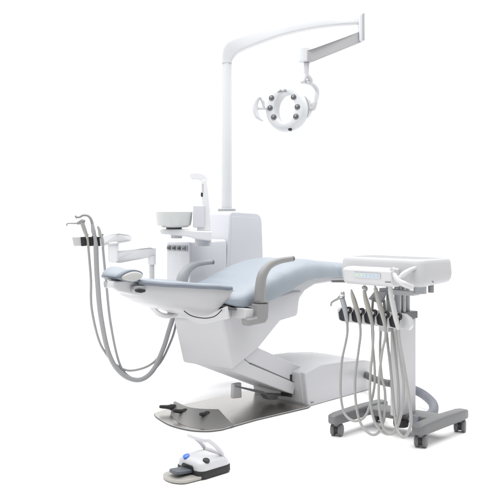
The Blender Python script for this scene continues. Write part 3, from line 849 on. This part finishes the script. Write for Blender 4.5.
put('hose', tube(chose([(372.6, 324), (373.2, 336), (372.4, 352), (370.4, 376), (370.2, 400), (374, 420), (382, 431.5), (390, 434), (396, 427), (398.5, 408), (398.4, 386), (396.2, 362), (393, 335), (388, 300)]),   .0063, 12, 8), HOSE, i3)
i4 = inst('scaler_handpiece', 'pale handpiece standing before the grey bracket, fourth along the cart rail', 'handpiece', 383, 318)
shaft([(385.4, 327), (383.6, 318), (380.4, 307), (377.6, 297), (375.4, 288)], [.0085, .0115, .0125, .0115, .009], COPPER, 'body', i4)
shaft([(375.6, 289), (374.9, 286), (374.2, 284.6)], [.007, .005, .003], CHROME, 'scaler_tip', i4)
put('hose', tube(chose([(385.4, 326), (385.2, 338), (382.2, 352), (379, 380), (379.2, 408), (383.2, 427), (389.6, 434), (396, 430), (401.6, 412), (404, 388), (401, 362), (398, 335), (394, 300)]),   .0063, 12, 8), HOSE, i4)
i5 = inst('curing_light', 'long pale handpiece rising to the white tray handle, right end of the cart rail', 'handpiece', 396, 320)
shaft([(398.6, 330), (396, 319), (393.2, 306), (391, 295), (390, 286)], [.0085, .0125, .0125, .012, .010], CREAM, 'body', i5)
put('hose', tube(chose([(398.4, 329), (399.6, 342), (404, 366), (409.3, 400), (410.8, 424), (404.6, 437), (397.6, 431), (395, 416), (392.8, 392), (390.2, 365), (386.8, 335), (384, 300)], s1=.52), .007, 12, 8), HOSE, i5)

# ------------------------------------------------------------------ corrugated umbilical hose
h0 = on_v(372.5, 380, .12)
h_pts = [Vector((1.285, .10, .12)), on_v(377, 379.5, .2), on_v(391, 383, .62), on_z(408, 386.5, .16), on_z(419, 391.5, .13), on_z(429, 397, .10), on_z(433.5, 407, .07), on_z(430, 417, .045), on_z(420, 422.5, .045), on_z(410, 421.5, .07)]
hp0 = Vector((1.285, .12, .105))
pts = [Vector((1.27, .16, .10)), on_z(381, 381.5, .10), on_z(397, 384.5, .10), on_z(412, 389, .09), on_z(424, 395, .075), on_z(433, 404, .06), on_z(432.5, 413, .055), on_z(424, 418, .065), on_z(413, 420, .09)]
P = smooth_path(pts, 44)
um = thing('corrugated_hose', (P[-1].x, P[-1].y, 0), 'thick ribbed grey blue hose looping behind the cart column', 'hose')
n0 = int(len(P)*.20)
rad = [.0232+.0023*(1 if (i//2) % 2 else -1) for i in range(len(P))]
def rib_tube(P, rads, n=18):
    return tube(P, rads, n, 1, curve=False)
put('ribbed_hose', rib_tube(P[n0:], rad[n0:]), CORR, um, angle=30)
put('sleeve', tube(P[:n0+2:4], .0215, 18, 1, curve=False), CAP_GREY, um, label='dark grey sleeve on the hose end')

# ================================================================== FOOT PEDAL
c0 = on_z(200, 468, .0)
ped = thing('foot_pedal', (c0.x, c0.y, 0), 'small white foot control with blue button and upright carry handle', 'foot pedal')
# measured footprint
tipL = on_z(165, 478.5, .01); nearM = on_z(190, 485, .006); nearR = on_z(205, 481.5, .006); farR = on_z(228, 468.5, .006)
ev = (farR-nearR); 
sF, sBk = nearR.x, farR.x
vNr = (nearR.y+farR.y)/2
W = .165
vFr = vNr-W
def pring(z, i_f, i_b, i_v, arch=0):
    o = []
    for s, v in rrect((sF+i_f+sBk-i_b)/2, (vNr+vFr)/2, (sBk-i_b-sF-i_f)/2, (vNr-vFr)/2-i_v, .03, 5):
        o.append((s, v, z))
    return o
rub = put('rubber_rim', loft([pring(.004, .0, 0, 0), pring(.008, -.003, -.003, -.003), pring(.030, -.002, -.003, -.002), pring(.034, 0.0, 0, 0)]), BLACK, ped)
Ht = .088
secs = [(.034, .001, .001, .001), (.05, .001, .003, .001), (.066, .004, .010, .004), (.077, .011, .026, .012), (.084, .022, .05, .028), (.0865, .034, .064, .04), (Ht, .05, .08, .056), (Ht+.0006, .066, .093, .07)]
pb_body = put('pedal_body', loft([pring(q[0] if q[0] < .04 else .034+(q[0]-.034)*.82, *q[1:]) for q in secs]), BODY, ped, angle=89)
# tunnel mouth, pedal and sole plate towards the front left
vc = (vNr+vFr)/2
mouth = [(vc-.036, .012), (vc+.036, .012), (vc+.036, .043), (vc+.029, .050), (vc-.029, .050), (vc-.036, .043)]
put('tunnel_mouth', loft([[(sF-.004, v, z) for v, z in mouth], [(sF+.025, v, z) for v, z in mouth]]), BLACK, pb_body)
sole = [(sF+.01, vNr-.004), (sF+.01, vFr+.004)] + [(sF-.055-.05*math.cos(a), vc-.072*math.sin(a)) for a in [math.radians(90-18*k) for k in range(11)]]
SOLE = mat('satin_sole_metal', (.36, .35, .325), .45, metal=.25, noise=.04)
put('sole_plate', prism_z(sole, .004, .016), SOLE, ped, .003)
pp = [(sF+.01, vc-.032), (sF+.01, vc+.032), (sF-.065, vc+.032), (sF-.078, vc+.025), (sF-.081, vc), (sF-.078, vc-.025), (sF-.065, vc-.032)]
pbm = new()
prism([(s, v, .020+(.012*(sF-s)/.1 if s < sF else 0)) for s, v in pp], (0, 0, .014), pbm)
put('treadle', pbm, PEDAL, ped, .004)
put('treadle_post', box(sF-.03, sF+.0, vc-.02, vc+.02, .014, .024), BLACK, ped)
from mathutils.bvhtree import BVHTree
bv = BVHTree.FromPolygons([tuple(q.co) for q in pb_body.data.vertices], [tuple(q.vertices) for q in pb_body.data.polygons])
def button(px, py, m, name):
    b_ = ped['base']; loc = lambda q: Vector((q[0]-b_[0], -(q[1]-b_[1]), q[2]-b_[2]))
    o_ = w2s((0, -DIST, EYE)); t_ = at_d(px, py, 8)
    hit, nrm, _, _ = bv.ray_cast(loc(o_), (loc(t_)-loc(o_)).normalized())
    p = Vector((hit.x+b_[0], -hit.y+b_[1], hit.z+b_[2])); n_ = Vector((nrm.x, -nrm.y, nrm.z))
    if n_.z < 0: n_ = -n_
    n_ = (n_+Vector((0, 0, .15))).normalized(); p = p+n_*.0025
    return put(name, lathe([(.001, -.008), (.0145, -.008), (.0148, .0005), (.0135, .0026), (.008, .0042), (.001, .0048)], p, n_, 28), m, ped)
button(186.3, 456.4, BLUE, 'blue_button'); button(206.2, 460.6, BLACK, 'black_button')
# carry handle: a hinged bail leaning forward
bN, bF = (sBk-.03, vNr-.012, .075), (sBk-.03, vFr+.012, .075)
def P3(s, v, z): return Vector((s, v, z))
hv = vNr-.022
hN = [on_v(222.6, 459, hv), on_v(222, 453.5, hv), on_v(216, 446.5, hv), on_v(208.5, 440.6, hv)]
hF = [p+Vector((0, -.112, 0)) for p in hN]
grip0, grip1 = hN[-1]+Vector((-.016, -.010, .004)), hF[-1]+Vector((-.016, .010, .004))
path = [hN[0], hN[1], hN[2], hN[3], grip0, grip1, hF[3], hF[2], hF[1], hF[0]]
put('carry_handle', tube(path, [.0075, .009, .009, .009, .0095, .0095, .009, .009, .009, .0075], 14, 7), BODY, ped)
put('handle_web', tube([hN[1]+Vector((0, .002, -.004)), (hN[1]+hF[1])/2+Vector((-.004, 0, .002)), hF[1]+Vector((0, -.002, -.004))], .011, 12, 6, flat=((1, 0, 0), .6)), WHITE, ped)
put('handle_hinge', cyl(hN[0]+Vector((0, .012, 0)), hN[0]+Vector((0, -.012, 0)), .0095, None, 18), CAP_GREY, ped)

# ================================================================== CAMERA, LIGHT, WORLD
cam = bpy.data.cameras.new('camera'); co = bpy.data.objects.new('camera', cam); COL.objects.link(co)
co.location = (0, -DIST, EYE); co.rotation_euler = (math.pi/2, 0, 0)
cam.sensor_width = 36; cam.lens = F/500*36; cam.shift_y = (HOR-250)/500; cam.clip_end = 200; cam.clip_start = .05
sc.camera = co


def area(name, loc, target, size, power, col=(1, 1, 1)):
    l = bpy.data.lights.new(name, 'AREA'); l.shape = 'RECTANGLE'; l.size, l.size_y = size; l.energy = power; l.color = col
    o = bpy.data.objects.new(name, l); COL.objects.link(o); o.location = loc
    o.rotation_euler = (Vector(target)-Vector(loc)).to_track_quat('-Z', 'Y').to_euler()
    return o


area('overhead_softbox', (.1, -.3, 4.1), (.1, -.3, 0), (6.0, 6.0), 385, (1, .995, .985))
area('left_softbox', (-4.2, -1.6, 2.0), (0, -.2, .7), (2.6, 2.8), 18, (1, .99, .98))

w = bpy.data.worlds.new('World'); sc.world = w; w.use_nodes = True
nt = w.node_tree; bg = nt.nodes['Background']
tc = nt.nodes.new('ShaderNodeTexCoord'); sp_ = nt.nodes.new('ShaderNodeSeparateXYZ')
nt.links.new(tc.outputs['Generated'], sp_.inputs[0])
ad = nt.nodes.new('ShaderNodeMath'); ad.operation = 'MULTIPLY_ADD'      # darker studio to the right of the camera
nt.links.new(sp_.outputs['X'], ad.inputs[0]); ad.inputs[1].default_value = -.12; nt.links.new(sp_.outputs['Y'], ad.inputs[2])
mr = nt.nodes.new('ShaderNodeMapRange'); mr.interpolation_type = 'SMOOTHSTEP'
mr.inputs['From Min'].default_value = -.55; mr.inputs['From Max'].default_value = .55
mr.inputs['To Min'].default_value = .56; mr.inputs['To Max'].default_value = 1.12
nt.links.new(ad.outputs[0], mr.inputs['Value'])
cb = nt.nodes.new('ShaderNodeCombineColor')
for k in range(3): nt.links.new(mr.outputs['Result'], cb.inputs[k])
nt.links.new(cb.outputs[0], bg.inputs['Color']); bg.inputs['Strength'].default_value = 1.0

sc.view_settings.view_transform = 'Standard'; sc.view_settings.look = 'None'
sc.view_settings.exposure = 0; sc.view_settings.gamma = 1
sc.cycles.use_denoising = True
sc.cycles.max_bounces = 8
